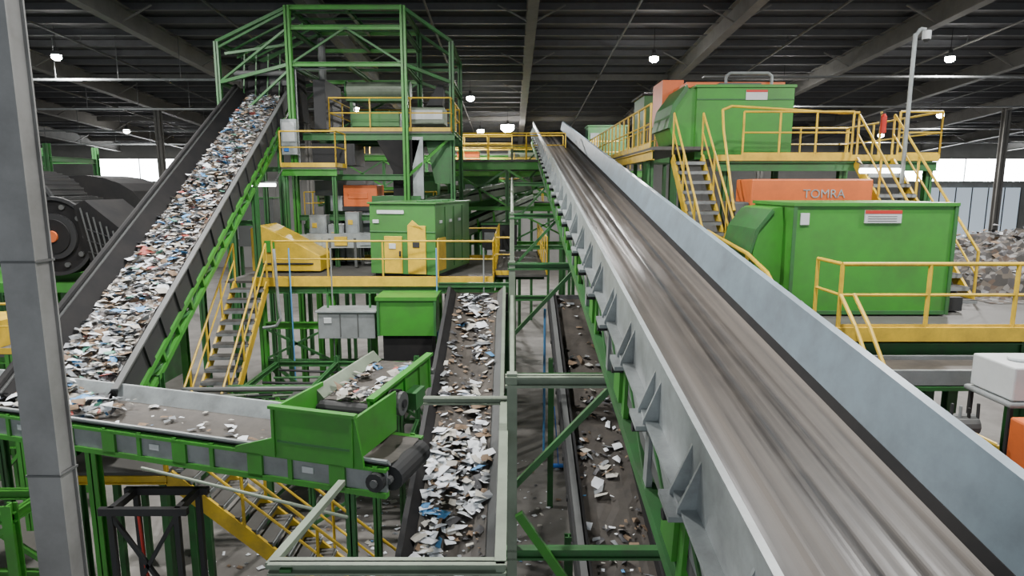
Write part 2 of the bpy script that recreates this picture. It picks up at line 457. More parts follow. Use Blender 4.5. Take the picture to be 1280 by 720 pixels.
for x,y in ((-2.3,10.2),(-2.5,9.3)): b.ibeam((x,y,0),(x,y,4.4),.12,.12,GREEN2,.02)
b.done()
b=B('paper_scraps'); debris(b,M2,L2,-.46,.46,.02,150,.04,.17,.04,mats=MIXED,clump=1.0); b.done()

# ------------------------------------------------------------------ central conveyor
b=B('trough_conveyor')
P0=(-.91,5.0,1.20); P1=(-.91,16.3,4.90)
M,L=frameM(P0,P1); b.M=M
sheet(b,L,-.52,.52,lambda a,s:-.25+.15*abs(a/.52)**2,BELT,50,10,.015)
b.extr([(-.52,0,-.12),(-.66,0,.05),(-.71,0,.05),(-.71,0,-.4),(-.67,0,-.4)],(0,L,0),BLACK)
b.extr([(.52,0,-.12),(.66,0,.05),(.75,0,.05),(.75,0,-.5),(.70,0,-.5)],(0,L,0),MID)
b.box(.68,.75,0,L,.04,.08,PALE); b.box(-.74,-.66,0,L,.04,.07,DARK)
for i in range(11):
    s=.3+i*1.1
    b.box(-.75,-.71,s,s+.06,-.5,.04,GREEN2)
    b.tube((-.7,s,-.42),(.7,s,-.42),.06,DARK)
pulley(b,L,1.2,.2,-.35)
b.M=Matrix.Identity(4)
for y in (8.6,12.6,15.9):
    for dx in (-.78,.78):
        b.ibeam((-.91+dx,y,0),(-.91+dx,y,1.2+.328*(y-5)-.4),.11,.11,GREEN2,.02)
b.box(-1.75,-.1,16.35,16.6,3.9,4.75,DARK); b.ibeam((-1.9,16.3,5.0),(0,16.3,5.0),.1,.12,GREEN2,.02)
b.done()
b=B('paper_and_cardboard_litter')
tf=lambda a,s:.13*abs(a/.52)**2
debris(b,M,L,-.50,.50,-.22,800,.03,.15,.03,mats=MUCK,hf=tf,flat=.5)
debris(b,M,L,-.50,.50,-.20,850,.04,.27,.06,mats=PAPERY,clump=.75,hf=tf,flat=.7); b.done()

b=B('sorting_conveyor')
P0=(1.62,5.0,1.0); P1=(1.62,16.6,4.8)
M,L=frameM(P0,P1); b.M=M
sheet(b,L,-.5,.5,lambda a,s:-.2,BELT,50,8,.015)
for sgn in (-1,1):
    b.box(.5*sgn-.02,.5*sgn+.02,0,L,-.3,.05,BLACK); b.box(.62*sgn-.06,.62*sgn+.06,0,L,-.5,-.1,DARK)
    b.box(.6*sgn-.05,.6*sgn+.05,0,L,.0,.05,MID)
for i in range(11):
    s=.3+i*1.0; b.tube((-.7,s,-.38),(.7,s,-.38),.06,DARK)
pulley(b,L,1.1,.2,-.35)
b.M=Matrix.Identity(4)
for y in (9.4,14.2):
    for dx in (-.72,.72): b.ibeam((1.62+dx,y,0),(1.62+dx,y,1.0+.328*(y-5)-.4),.13,.13,GREEN2,.02)
b.done()
b=B('plastic_litter')
debris(b,M,L,-.45,.45,-.17,260,.04,.18,.04,mats=MUCK,clump=1.0)
debris(b,M,L,-.45,.45,-.17,80,.05,.22,.04,mats=PAPERY,clump=1.0); b.done()

b=B('support_gantry')
b.ibeam((-2.1,5.1,4.25),(-.05,5.1,4.25),.12,.10,PALE,.02)
b.ibeam((-1.15,8.0,4.75),(-.05,8.0,4.75),.10,.09,PALE,.02)
b.beam((-.1,5.1,4.3),(-.1,5.1,0),.08,.08,PALE)
b.beam((-.1,5.1,4.25),(-.1,8.0,4.7),.10,.12,PALE)
b.beam((-2.1,5.1,4.25),(-1.95,6.9,4.15),.08,.06,PALE)
b.beam((-1.95,5.1,4.25),(-1.95,5.1,0),.10,.10,GREEN2)
b.tube((-4.6,7.5,4.05),(-1.9,6.9,3.72),.02,PALE)
b.done()

# ------------------------------------------------------------------ middle platform
PZ=5.0
b=B('sorting_platform')
b.box(-6.9,-.5,17,22.5,PZ-.06,PZ,GRATE)
b.box(-.5,1.0,18.2,25,PZ-.06,PZ,GRATE)
for y in (17.05,19.7,22.4): b.ibeam((-6.9,y,PZ-.2),(1.0 if y>18 else -.5,y,PZ-.2),.15,.28,GREEN2,.02)
for x in (-6.85,-5,-3.3,-1.8,-.55): 
    b.ibeam((x,17,PZ-.2),(x,22.5,PZ-.2),.14,.25,GREEN2,.02)
b.box(-6.95,-.5,16.94,16.98,PZ-.14,PZ+.10,YEL)
for x in (-6.8,-4.9,-3.4,-2.0,-.4):
    for y in (17.15,22.3): b.ibeam((x,y,0),(x,y,PZ-.3),.18,.18,GREEN,.02)
for x0,x1 in ((-6.8,-4.9),(-4.9,-3.4),(-3.4,-2.0)):
    b.beam((x0,17.3,.3),(x1,17.3,2.6),.06,.06,GREEN2); b.beam((x1,17.3,.3),(x0,17.3,2.6),.06,.06,GREEN2)
b.ibeam((-6.9,17.15,2.7),(-2,17.15,2.7),.15,.18,GREEN2,.02)
b.ibeam((-6.9,17.15,3.75),(-5,17.15,3.75),.15,.18,GREEN,.02)
b.beam((-6.8,17.1,2.8),(-5,17.1,3.7),.06,.06,GREEN2); b.beam((-5,17.1,2.8),(-6.8,17.1,3.7),.06,.06,GREEN2)
rail(b,[(-6.4,17.0,PZ),(-.5,17.0,PZ)]); rail(b,[(-.5,17.0,PZ),(-.5,18.2,PZ),(.0,18.2,PZ)])
rail(b,[(-.5,19.5,PZ),(-.5,25,PZ)]); rail(b,[(1.0,18.2,PZ),(1.0,25,PZ)])
rail(b,[(-6.9,22.4,PZ),(-.5,22.4,PZ)])
b.box(-7.7,-6.9,17,19,PZ-.06,PZ,GRATE)
b.done()
b=B('access_stairs')
stairs(b,(-7.0,17.0,PZ),(-6.75,12.9,1.55),(.43,0,0),15)
b.box(-7.4,-6.2,11.9,12.9,1.45,1.5,GRATE)
for x in (-7.35,-6.25): b.beam((x,12,0),(x,12,1.5),.1,.1,GREEN2)
b.done()

def rot_at(x,y,z,a): return Matrix.Translation((x,y,z))@Matrix.Rotation(math.radians(a),4,'Z')
CG=paint('cabinet_green',(.05,.20,.038),.45,grime=.35)
b=B('separator_cabinet'); b.M=rot_at(-3.0,17.6,PZ,-14)
b.box(-.98,.95,0,3.0,.10,2.05,CG); b.box(-1.03,1.0,-.05,3.05,2.03,2.08,CG); b.box(-.9,.9,.1,2.9,0,.10,DARK)
b.box(-.98,.95,-.02,0,1.25,1.29,GREEN2)
b.box(-.55,-.02,-.04,0,.12,1.15,YEL); b.box(.15,.68,-.04,0,.12,1.45,YEL)
b.extr([(.15,-.02,1.45),(.30,-.02,1.6),(.68,-.02,1.3)],(0,-.02,0),YEL)
b.box(-.4,-.2,-.06,-.03,.8,.95,WHITE); b.box(.3,.5,-.06,-.03,.85,1.0,DARK); b.box(-.88,-.7,-.03,0,1.5,1.6,WHITE)
b.box(-.75,.05,-.03,0,1.76,1.86,WHITE); b.box(-.1,-.05,-.08,-.04,.6,.75,DARK)
for y in (.75,1.5,2.25): b.box(.95,.97,y,y+.03,.2,1.95,GREEN2)
for y in (.3,1.1,1.9): b.box(.95,.98,y,y+.2,1.5,1.58,WHITE)
b.box(.95,1.0,.1,.7,.2,1.1,YEL)
for k in range(4): b.box(.3,.8,.3+k*.6,.35+k*.6,2.08,2.13,GREEN2)
b.done(.01)

b=B('yellow_belt_guard')
b.extr([(-7.6,18.6,PZ+.05),(-7.6,18.6,PZ+1.3),(-7.3,18.6,PZ+1.4),(-6.4,18.6,PZ+.95),(-5.6,18.6,PZ+.5),(-5.6,18.6,PZ+.05)],(0,1.3,0),YEL)
b.box(-7.5,-5.8,18.56,18.6,PZ+.25,PZ+.3,DARK); b.box(-7.2,-6.9,18.55,18.6,PZ+.6,PZ+.95,GREEN)
b.done(.02)
b=B('electrical_cabinets')
for x0,w,h in ((-6.5,.55,1.5),(-5.9,.5,1.2),(-5.35,.45,1.6)):
    b.box(x0,x0+w,20.6,21.1,PZ+.1,PZ+h+.1,GRAY); b.box(x0+.04,x0+w-.04,20.57,20.6,PZ+.15,PZ+h+.03,LGRAY)
    b.box(x0+w-.1,x0+w-.07,20.54,20.57,PZ+.7,PZ+.9,DARK); b.box(x0,x0+w,20.6,21.1,PZ,PZ+.1,DARK)
    b.box(x0+.1,x0+.25,20.55,20.57,PZ+h-.3,PZ+h-.15,YEL)
b.done(.008)
b=B('optical_sorter_unit'); b.M=rot_at(-4.95,21.3,PZ,0)
b.box(-.6,.5,0,1.2,1.85,2.55,ORANGE); b.box(-.65,.55,-.02,1.22,1.70,1.85,DARK); b.box(-.45,.2,-.03,0,2.1,2.3,ORANGE)
b.box(-.5,.45,.1,1.1,.6,1.7,GRAY); b.box(.6,.9,.2,.9,1.5,1.9,MID); b.box(-1.1,-.7,.2,.7,1.7,2.2,LGRAY)
for x in (-.6,.46): b.box(x,x+.1,.05,.15,0,1.8,GREEN2); b.box(x,x+.1,1.05,1.15,0,1.8,GREEN2)
b.box(-1.0,-.9,.3,.4,0,1.7,GREEN2); b.box(.7,.78,.4,.5,0,1.5,GREEN2)
b.done(.02)
b=B('platform_conveyor'); M3,L3=frameM((-6.6,20.2,PZ+.9),(-3.9,20.0,PZ+.95)); b.M=M3
sheet(b,L3,-.3,.3,lambda a,s:0,BLACK,4,4); b.box(.3,.36,0,L3,-.3,.14,LGRAY); b.box(-.36,-.3,0,L3,-.25,.12,LGRAY)
for i in range(4):
    s=.15+i*.8
    b.box(.3,.38,s,s+.08,-.9,.0,MID); b.box(-.38,-.3,s,s+.08,-.9,.0,MID); b.box(.36,.4,s+.2,s+.6,-.22,.05,YEL if i%2 else LGRAY)
pulley(b,0,.6,.12,-.12); pulley(b,L3,.6,.12,-.12); b.done()

b=B('motor_control_box'); b.box(-4.95,-3.5,16.0,16.7,3.65,4.35,GRAY); b.box(-5.0,-3.45,15.95,16.75,4.33,4.38,LGRAY)
b.box(-4.4,-4.37,15.98,16.0,3.7,4.3,MID); b.box(-3.95,-3.92,15.98,16.0,3.7,4.3,MID); b.box(-4.8,-4.6,15.98,16.0,4.05,4.2,WHITE)
for x in (-4.8,-3.7): b.beam((x,16.4,4.35),(x,16.4,4.75),.05,.05,GREEN2)
b.tube((-3.5,16.3,3.8),(-2.6,16.3,3.8),.03,MID); b.done(.01)
b=B('discharge_chute')
b.extr([(-3.4,15.9,4.7),(-1.95,15.9,4.7),(-1.95,15.9,3.75),(-3.4,15.9,3.75)],(0,1.0,0),GREEN)
b.box(-3.45,-1.9,15.85,16.93,4.66,4.75,GREEN); b.box(-3.3,-2.05,15.98,16.8,2.9,3.75,BLACK)
for x in (-3.42,-1.98): b.box(x,x+.06,15.86,15.9,3.75,4.7,GREEN2)
b.done()
b=B('lower_structure')
frame(b,[-5.9,-4.4,-2.4],[13.2,15.6],0,3.3,[1.6,3.1],GREEN2,.12)
b.ibeam((-5.9,12.8,3.35),(-2.2,12.8,3.35),.12,.14,GREEN2,.02)
for i in range(9):
    y=12.6+i*.35; b.tube((-5.8,y,2.8+.1*(i%3)),(-2.6,y+.2,2.8+.1*(i%2)),.03,[MID,GREEN2,DARK][i%3],6)
b.box(-5.8,-4.6,13.6,15.2,1.7,2.6,DARK); b.box(-4.2,-2.7,13.5,15.4,1.7,2.8,DARK)
b.box(-4.1,-3.0,13.4,13.5,1.9,2.6,MID); b.tube((-5.6,13.4,2.7),(-4.7,13.4,2.7),.18,MID,14)
for i in range(4): b.beam((-5.8+i*.9,12.7,3.3),(-5.3+i*.9,12.7,2.2),.05,.06,GREEN)
b.done()
b=B('lower_cross_frame')
for z in (3.5,2.6): b.ibeam((-6.2,11.4,z),(-2.6,11.4,z),.12,.14,GREEN,.02)
for x in (-6.1,-4.6,-3.1): b.ibeam((x,11.4,0),(x,11.4,3.6),.13,.13,GREEN2,.02)
b.beam((-6.1,11.3,2.7),(-4.6,11.3,3.5),.06,.07,GREEN); b.beam((-4.6,11.3,3.5),(-3.1,11.3,2.7),.06,.07,GREEN)
b.tube((-6.0,11.2,3.85),(-3.0,11.6,3.75),.05,MID,8); b.box(-4.3,-3.3,11.5,12.3,2.9,3.5,DARK)
for k in range(5): b.tube((-6+k*.5,11.6,3.6),(-5.7+k*.5,12.6,3.3),.025,[DARK,PALE][k%2],6)
b.done()
b=B('curved_conduit')
pts=[(-6.2,16.6,5.9),(-6.15,16.6,4.3),(-6.12,16.6,4.05),(-6.25,16.6,3.85),(-6.6,16.6,3.8)]
b.path(pts,.04,LGRAY); b.done()
b=B('conduit_pipes')
for i,(x,c) in enumerate(((-5.9,PBLUE),(-4.8,GRAY),(-2.0,PBLUE),(-.75,GRAY))):
    b.path([(x,16.85,PZ+.9),(x,16.85,PZ-.5),(x,16.85,1.0)],.02,c)
b.path([(.9,17.2,4.2),(.9,17.2,0)],.035,PBLUE); b.done()

# ------------------------------------------------------------------ tower
b=B('conveyor_tower')
TY0,TY1=21.0,24.5
for x in (-7.0,-3.4):
    b.ibeam((x,TY0,0),(x,TY0,13.05),.18,.18,GREEN,.03); b.ibeam((x,TY1,0),(x,TY1,13.0),.18,.18,GREEN2,.03)
for x in (-9.7,-2.0):
    b.ibeam((x,22,0),(x,22,12.2),.16,.16,GREEN2,.03); b.ibeam((x,TY1+1,0),(x,TY1+1,12.2),.16,.16,GREEN2,.03)
for z in (13.0,12.4,11.3):
    for y in (TY0,TY1): b.ibeam((-7,y,z),(-3.4,y,z),.12,.13,GREEN,.02)
    for x in (-7,-3.4,-5.2): b.ibeam((x,TY0,z),(x,TY1,z),.12,.13,GREEN2,.02)
for y,y2 in ((TY0,22),(TY1,TY1+1)):
    for z,z2 in ((13,12.2),(11.3,10.9)):
        b.beam((-7,y,z),(-9.7,y2,z2),.1,.1,GREEN2); b.beam((-3.4,y,z),(-2.0,y2,z2),.1,.1,GREEN2)
for x in (-9.7,-2.0):
    for z in (12.15,10.9,9.3): b.ibeam((x,22,z),(x,TY1+1,z),.12,.15,GREEN2,.02)
b.ibeam((-9.7,22,9.3),(-7,21,9.3),.12,.15,GREEN2,.02)
for z in (12.1,11.9): b.beam((-9.7,25.5,z),(-2,25.5,z),.08,.1,GREEN2)
b.beam((-7,TY0,11.3),(-5.2,TY0,12.4),.06,.06,GREEN2); b.beam((-3.4,TY0,11.3),(-5.2,TY0,12.4),.06,.06,GREEN2)
b.beam((-9.7,22,10.9),(-7,21,12.4),.06,.07,GREEN2); b.beam((-9.7,22,9.3),(-7,21.1,11.2),.06,.07,GREEN2)
b.beam((-9.7,25.5,9.3),(-7,24.5,11.2),.06,.07,GREEN2)
b.beam((-7,TY1,9.3),(-3.4,TY1,11.3),.06,.07,GREEN2); b.beam((-3.4,TY1,9.3),(-7,TY1,11.3),.06,.07,GREEN2)
for i in range(5): b.beam((-9.7,22+i*.8,12.0),(-7,21+i*.8,12.9),.05,.07,GREEN2)
for i in range(4): b.beam((-7,21.4+i*.8,12.95),(-3.4,21.4+i*.8,12.95),.04,.06,GREEN2)
b.box(-6.0,-2.0,21.6,25,9.22,9.3,GRATE)
for y in (21.65,23.5,25): b.ibeam((-6.9,y,9.12),(-1.9,y,9.12),.14,.22,GREEN2,.02)
rail(b,[(-6.0,21.65,9.3),(-2.0,21.65,9.3),(-2.0,25,9.3),(-6.0,25,9.3),(-6.0,21.65,9.3)])
b.box(-7.1,-5.4,20,21.2,8.03,8.1,GRATE); b.ibeam((-7.1,20.05,7.93),(-5.4,20.05,7.93),.12,.2,GREEN,.02)
rail(b,[(-7.1,20.0,8.1),(-5.4,20.0,8.1)]); rail(b,[(-5.4,20,8.1),(-5.4,21.2,8.1)])
for x in (-7.0,-5.5): b.ibeam((x,20.1,5),(x,20.1,8),.12,.12,GREEN2,.02)
for z in (6.5,7.8):
    b.ibeam((-7,TY0,z),(-3.4,TY0,z),.12,.18,GREEN2,.02); b.ibeam((-7,TY1,z),(-2,TY1,z),.12,.18,GREEN2,.02)
b.beam((-3.4,TY0,7.8),(-2.0,22,9.2),.07,.08,GREEN); b.beam((-7,TY1,5),(-3.4,TY1,7.7),.07,.08,GREEN2); b.beam((-3.4,TY1,5),(-7,TY1,7.7),.07,.08,GREEN2)
b.box(-6.6,-6.2,22,24,9.4,11.0,DARK); b.tube((-6.4,22.5,11),(-6.4,22.5,12.4),.12,MID,10); b.path([(-6.9,21.2,8),(-6.9,21.2,11.2),(-5.6,21.2,11.2)],.03,GRAY)
b.done()
b=B('magnet_drum_unit')
b.tube((-5.6,22.6,10.75),(-3.5,22.6,10.75),.27,PALE,20); b.tube((-5.65,22.6,10.75),(-5.6,22.6,10.75),.31,GREEN2,20); b.tube((-3.5,22.6,10.75),(-3.45,22.6,10.75),.31,GREEN2,20)
b.box(-5.6,-3.6,22.3,22.9,10.35,10.5,GREEN2)
for x in (-5.5,-3.75): b.box(x,x+.1,22.4,22.8,9.3,10.5,GREEN2)
b.box(-5.4,-3.8,22.2,23.2,9.5,10.0,CG); b.box(-3.4,-2.3,22.3,23.4,9.6,10.15,PALE); b.box(-3.4,-2.35,22.28,22.3,9.75,10.05,WHITE)
b.extr([(-2.9,22.3,10.2),(-2.5,22.3,10.9),(-2.3,22.3,10.85),(-2.35,22.3,10.2)],(0,.6,0),DARK)
b.done(.01)
b=B('discharge_head_chute')
b.extr([(-9.2,22.6,9.9),(-9.2,22.6,11.4),(-8.6,22.6,11.7),(-7.6,22.6,11.5),(-7.5,22.6,9.8)],(0,1.8,0),BLACK)
b.box(-8.3,-7.6,22.55,22.6,10.9,11.3,MID); b.tube((-9.3,22.3,11.25),(-7.4,22.3,11.25),.09,MID,12)
b.beam((-9.4,21.9,11.8),(-7.2,21.9,12.1),.08,.08,GREEN2)
for i in range(5): b.beam((-9.2+i*.4,22.5,9.4),(-9.0+i*.4,22.5,11.9),.04,.04,GREEN2)
b.done()
b=B('downspout_chute')
b.extr([(-4.4,21.3,9.0),(-3.0,21.3,9.0),(-3.3,21.3,8.0),(-3.3,21.3,7.2),(-3.9,21.3,7.2),(-3.9,21.3,8.0)],(0,1.2,0),BLACK)
b.box(-3.25,-2.9,21.3,21.35,7.1,9.1,LGRAY)
b.extr([(-2.9,22,9.0),(-2.0,22,9.0),(-2.1,22,7.6),(-2.6,22,7.6)],(0,1,0),GREEN2)
b.box(-4.6,-3.0,21.2,22.8,6.8,7.2,GREEN2); b.box(-6.6,-4.9,21.7,23,7.2,7.7,MID); b.box(-6.6,-5.2,21.6,23,8.2,8.9,DARK)
b.done()
b=B('control_panel')
b.box(-7.3,-6.8,20.7,20.9,8.5,9.6,LGRAY); b.box(-7.25,-6.85,20.67,20.7,8.9,9.5,WHITE); b.box(-7.2,-7.05,20.65,20.67,8.6,8.75,BLUE); b.done(.01)
b=B('tube_light'); b.box(-8.1,-7.1,19.55,19.65,7.60,7.66,LGRAY); b.tube((-8.05,19.6,7.55),(-7.15,19.6,7.55),.05,TUBE,8); b.tube((-7.2,19.6,7.6),(-7.05,19.95,8.0),.02,MID); b.done()
b=B('tube_light'); b.box(8.0,9.0,14.9,15.0,7.92,8.0,LGRAY); b.tube((8.0,14.95,7.86),(8.9,14.95,7.86),.06,TUBE,8); b.tube((8.2,14.95,7.9),(8.2,15.5,8.1),.02,MID); b.done()

# ------------------------------------------------------------------ background bridges
b=B('background_walkways')
for (x0,x1,y,z,d) in ((-2.6,2.2,27,8.6,1.3),(-4,7,34,8.4,1.5),(-3,3,31,6.8,1.4),(-10,0,38,9.4,1.4),(-2,9,42,8.0,1.4),(-9,-3.4,28,6.2,1.2)):
    b.box(x0,x1,y,y+d,z-.08,z,GRATE)
    b.ibeam((x0,y,z-.25),(x1,y,z-.25),.15,.3,GREEN,.03); b.ibeam((x0,y+d,z-.25),(x1,y+d,z-.25),.15,.3,GREEN2,.03)
    rail(b,[(x0,y,z),(x1,y,z)],kick=False); rail(b,[(x0,y+d,z),(x1,y+d,z)],kick=False)
    n=int((x1-x0)/2.2)
    for i in range(n+1):
        x=x0+(x1-x0)*i/n; b.ibeam((x,y+.1,0),(x,y+.1,z-.3),.16,.16,GREEN2,.03)
        if i<n:
            xx=x0+(x1-x0)*(i+1)/n; b.beam((x,y,z-.4),(xx,y,z-1.9),.07,.08,GREEN); b.beam((xx,y,z-.4),(x,y,z-1.9),.07,.08,GREEN2)
            b.ibeam((x,y,z-2.0),(xx,y,z-2.0),.12,.16,GREEN,.02)
b.done()
b=B('cross_conveyor')
for p,q,w in (((-6,26,6.4),(2,29,8.0),.5),((-9,30,7.0),(0,32,7.6),.5),((-3.0,24,5.6),(.6,30,7.0),.45)):
    M4,L4=frameM(p,q); b.M=M4
    b.box(-w,-w+.06,0,L4,-.35,.15,GREEN2); b.box(w-.06,w,0,L4,-.35,.15,PALE); b.box(-w,w,0,L4,-.1,-.02,BLACK); b.box(-w,w,0,L4,-.4,-.34,GREEN2)
    n=int(L4/1.2)
    for i in range(n): b.box(w,w+.05,i*1.2,i*1.2+.08,-.4,.15,GREEN)
b.M=Matrix.Identity(4); 
for x,y,z in ((-4,26.8,6.3),(0,28.2,7.2),(-6,30.7,6.8),(-1.5,26.5,5.7)): b.ibeam((x,y,0),(x,y,z),.15,.15,GREEN2,.02)
b.done()
b=B('background_machines')
for x0,x1,y,z0,z1,m in ((-2.2,-.6,29,6.6,7.9,CG),(-7.6,-5.8,26,5.0,6.8,MID),(-1.2,0.2,25.5,5.0,6.0,DARK),(-5,-3.4,29.5,7.0,8.1,GREEN2),(3.6,5.4,31,8.6,10.3,GREEN2),(-.2,1.2,35.6,8.4,9.6,PALE),(-12,-10,27,5,7,MID),(-3,-1.8,35.6,8.4,9.4,ORANGE),(-6.6,-5.6,24.8,5,6.2,DARK)):
    b.box(x0,x1,y,y+1.2,z0,z1,m); b.box(x0-.04,x1+.04,y-.04,y+1.24,z1,z1+.06,GREEN2); b.box(x0+.1,x0+.5,y-.03,y,z0+.3,z1-.3,GRAY)
    for x in (x0+.1,x1-.1):
        b.beam((x,y+.1,0),(x,y+.1,z0),.12,.12,GREEN2); b.beam((x,y+1.1,0),(x,y+1.1,z0),.12,.12,GREEN2)
b.done()

# ------------------------------------------------------------------ far left machinery
b=B('rotary_screen_machine')
def disc(cx,cy,cz,r,t,m,hub):
    b.tube((cx,cy,cz),(cx,cy+t,cz),r,m,40); 
    for k in range(40):
        a=k*math.pi/20; a2=(k+1)*math.pi/20
        b.beam((cx+r*math.cos(a),cy-.04,cz+r*math.sin(a)),(cx+r*math.cos(a2),cy-.04,cz+r*math.sin(a2)),.1,.09,DARK)
        b.beam((cx+r*1.01*math.cos(a),cy,cz+r*1.01*math.sin(a)),(cx+r*1.01*math.cos(a),cy+t,cz+r*1.01*math.sin(a)),.05,.06,DARK)
    b.tube((cx,cy-.10,cz),(cx,cy,cz),r*.6,DARK,30); b.tube((cx,cy-.14,cz),(cx,cy-.1,cz),r*.45,BLACK,30); b.tube((cx,cy-.2,cz),(cx,cy,cz),r*.15,hub,16)
    for k in range(10):
        a=k*math.pi/5; b.tube((cx+.8*r*math.cos(a),cy-.06,cz+.8*r*math.sin(a)),(cx+.8*r*math.cos(a),cy,cz+.8*r*math.sin(a)),.07,MID,10)
disc(-12.1,17.0,6.2,1.0,1.6,BLACK,ORANGE)
disc(-15.0,19.5,6.7,1.25,1.6,BLACK,MID)
b.extr([(-11.5,16.9,7.0),(-11.2,16.9,7.15),(-10.2,16.9,6.3),(-10.1,16.9,5.1),(-11.1,16.9,5.1)],(0,1.7,0),BLACK)
for k in range(7): b.beam((-11.3+k*.16,16.86,6.95-k*.12),(-11.0+k*.13,16.86,5.3),.03,.03,MID)
for k in range(4): b.beam((-11.2,16.86,5.5+k*.3),(-10.2,16.86,5.3+k*.25),.02,.03,DARK)
b.box(-12.6,-12.2,16.8,16.9,5.2,5.45,ORANGE); b.box(-11.0,-10.6,16.8,16.9,5.2,5.5,YEL)
b.box(-16.5,-9.9,16.9,20.6,4.7,4.95,GREEN); b.box(-11.6,-9.9,16.8,19,4.0,4.7,GREEN2)
for x in (-16,-14.2,-12.4,-10.6):
    b.ibeam((x,17.1,0),(x,17.1,4.7),.2,.2,GREEN,.03); b.ibeam((x,20.2,0),(x,20.2,4.7),.2,.2,GREEN,.03)
for x0,x1 in ((-16,-14.2),(-14.2,-12.4),(-12.4,-10.6)): b.beam((x0,17.0,2.2),(x1,17.0,4.5),.08,.1,GREEN)
b.ibeam((-16,17.0,2.2),(-10.6,17.0,2.2),.15,.2,GREEN,.02)
b.done()
b=B('curved_black_hood')
prof=[]
for k in range(9):
    a=math.pi*(.1+.75*k/8); prof.append((-15.3+2.2*math.cos(a),23,6.6+1.3*math.sin(a)))
b.extr(prof+[(-17.4,23,5.9),(-13.1,23,5.9)],(0,2.5,0),BLACK); b.box(-17.0,-13.4,23.2,25.3,0,5.9,GREEN2); b.done()
b=B('left_green_frame')
frame(b,[-21,-18.5],[26,29],0,9.2,[3,6.2,8.6],GREEN2,.2)
frame(b,[-12.2,-10.6],[13.2,15.0],0,4.0,[2,3.9],GREEN,.2)
b.box(-12.3,-10.4,13.1,15.1,3.95,4.02,GRATE); rail(b,[(-12.2,13.1,4.02),(-10.4,13.1,4.02)])
b.box(-12.2,-11.2,13.6,14.8,4.02,4.6,YEL)
b.tube((-12,12.8,3.4),(-9.5,12.8,3.4),.14,MID,12)
b.done()
b=B('left_lower_machine')
frame(b,[-9.4,-8.4,-6.9],[8.2,8.9],0,3.2,[1.7,3.0],GREEN,.14)
b.box(-9.3,-8.5,8.2,8.8,3.2,3.7,PGREY); b.beam((-9.8,7.6,4.7),(-6.9,7.2,4.9),.08,.12,GREEN); b.beam((-6.2,5.9,3.6),(-7.6,7.4,4.8),.06,.1,PALE)
b.beam((-9,7.8,3.2),(-5.8,6.8,2.0),.1,.14,GREEN2)
b.done()
b=B('black_machine_stand')
for x in (-5.45,-4.55):
    for y in (8.1,8.7): b.beam((x,y,0),(x,y,3.15),.07,.07,DARK)
for y in (8.1,8.7): b.beam((-5.6,y,3.15),(-4.4,y,3.15),.08,.10,DARK)
for x in (-5.45,-4.55): b.beam((x,8.1,3.15),(x,8.7,3.15),.08,.1,DARK)
b.beam((-5.45,8.1,1.6),(-4.55,8.1,3.1),.05,.05,DARK); b.beam((-4.55,8.1,1.6),(-5.45,8.1,3.1),.05,.05,DARK)
b.path([(-5.2,8.3,3.1),(-5.1,8.2,2.2),(-4.9,8.2,1.5)],.02,RED)
b.done()
b=B('lower_stairs')
stairs(b,(-5.4,9.9,3.1),(-1.95,9.9,.15),(0,.45,0),14)
b.box(-7.2,-5.4,9.4,10.9,3.02,3.1,GRATE); b.ibeam((-7.2,9.42,2.98),(-5.4,9.42,2.98),.1,.14,YEL,.02)
rail(b,[(-7.2,9.4,3.1),(-5.4,9.4,3.1)],h=.9,kick=False)
for x in (-7.1,-5.5): 
    for y in (9.5,10.8): b.beam((x,y,0),(x,y,3.02),.1,.1,GREEN2)
b.done()
b=B('floor_litter')
debris(b,Matrix.Translation((-6,5,0)),12,0,7.2,.01,900,.03,.14,.01,mats=PAPERY,flat=.2)
b.done()
b=B('push_broom')
b.box(1.0,1.5,16.2,16.32,.06,.12,BLUE)
for i in range(12): b.box(1.01+i*.04,1.035+i*.04,16.21,16.31,0,.06,DARK)
b.tube((1.25,16.26,.1),(1.15,16.7,1.6),.015,BLUE); b.done()

# ------------------------------------------------------------------ right side
DZ=5.25
b=B('sorter_platform_lower')
b.box(5.1,16,9.8,17,DZ-.07,DZ,GRATE); b.box(3.5,5.1,10.6,17,DZ-.07,DZ,GRATE)
b.box(5.05,16,9.74,9.8,DZ-.14,DZ+.08,YEL)
b.ibeam((5.1,9.95,DZ-.35),(16,9.95,DZ-.35),.16,.3,GREEN2,.02)
for x in (5.2,8.2,11.2,14.2):
    b.ibeam((x,10,0),(x,10,DZ-.1),.2,.2,GREEN2,.02); b.ibeam((x,16.8,0),(x,16.8,DZ-.1),.2,.2,GREEN2,.02); b.ibeam((x,9.9,DZ-.25),(x,17,DZ-.25),.15,.25,GREEN2,.02)
b.ibeam((3.6,10.7,0),(3.6,10.7,DZ-.1),.18,.18,GREEN2,.02)
rail(b,[(5.1,9.8,DZ),(16,9.8,DZ)],sp=1.35,r=.032)
rail(b,[(5.1,9.8,DZ),(5.1,10.6,DZ)],sp=1.2,r=.03,kick=False)
b.path([(4.02,13.2,DZ+1.35),(4.02,10.9,DZ+1.12),(3.98,9.9,DZ+.92),(3.93,9.3,DZ+.66),(3.9,9.15,DZ+.3),(3.9,9.15,DZ-1.2)],.035,YEL)
b.path([(4.02,13.2,DZ+.75),(4.02,10.9,DZ+.55),(3.93,9.3,DZ+.15)],.025,YEL)
for y,h in ((13.2,1.35),(12,1.23),(10.9,1.12)): b.tube((4.02,y,DZ),(4.02,y,DZ+h),.03,YEL)
for dx in (0,.7):
    b.path([(5.1+dx*.3,9.8,DZ+.6),(5.1+dx*.3,9.3,DZ+.2),(5.15+dx*.3,8.0,DZ-1.3)],.03,YEL)
b.done()

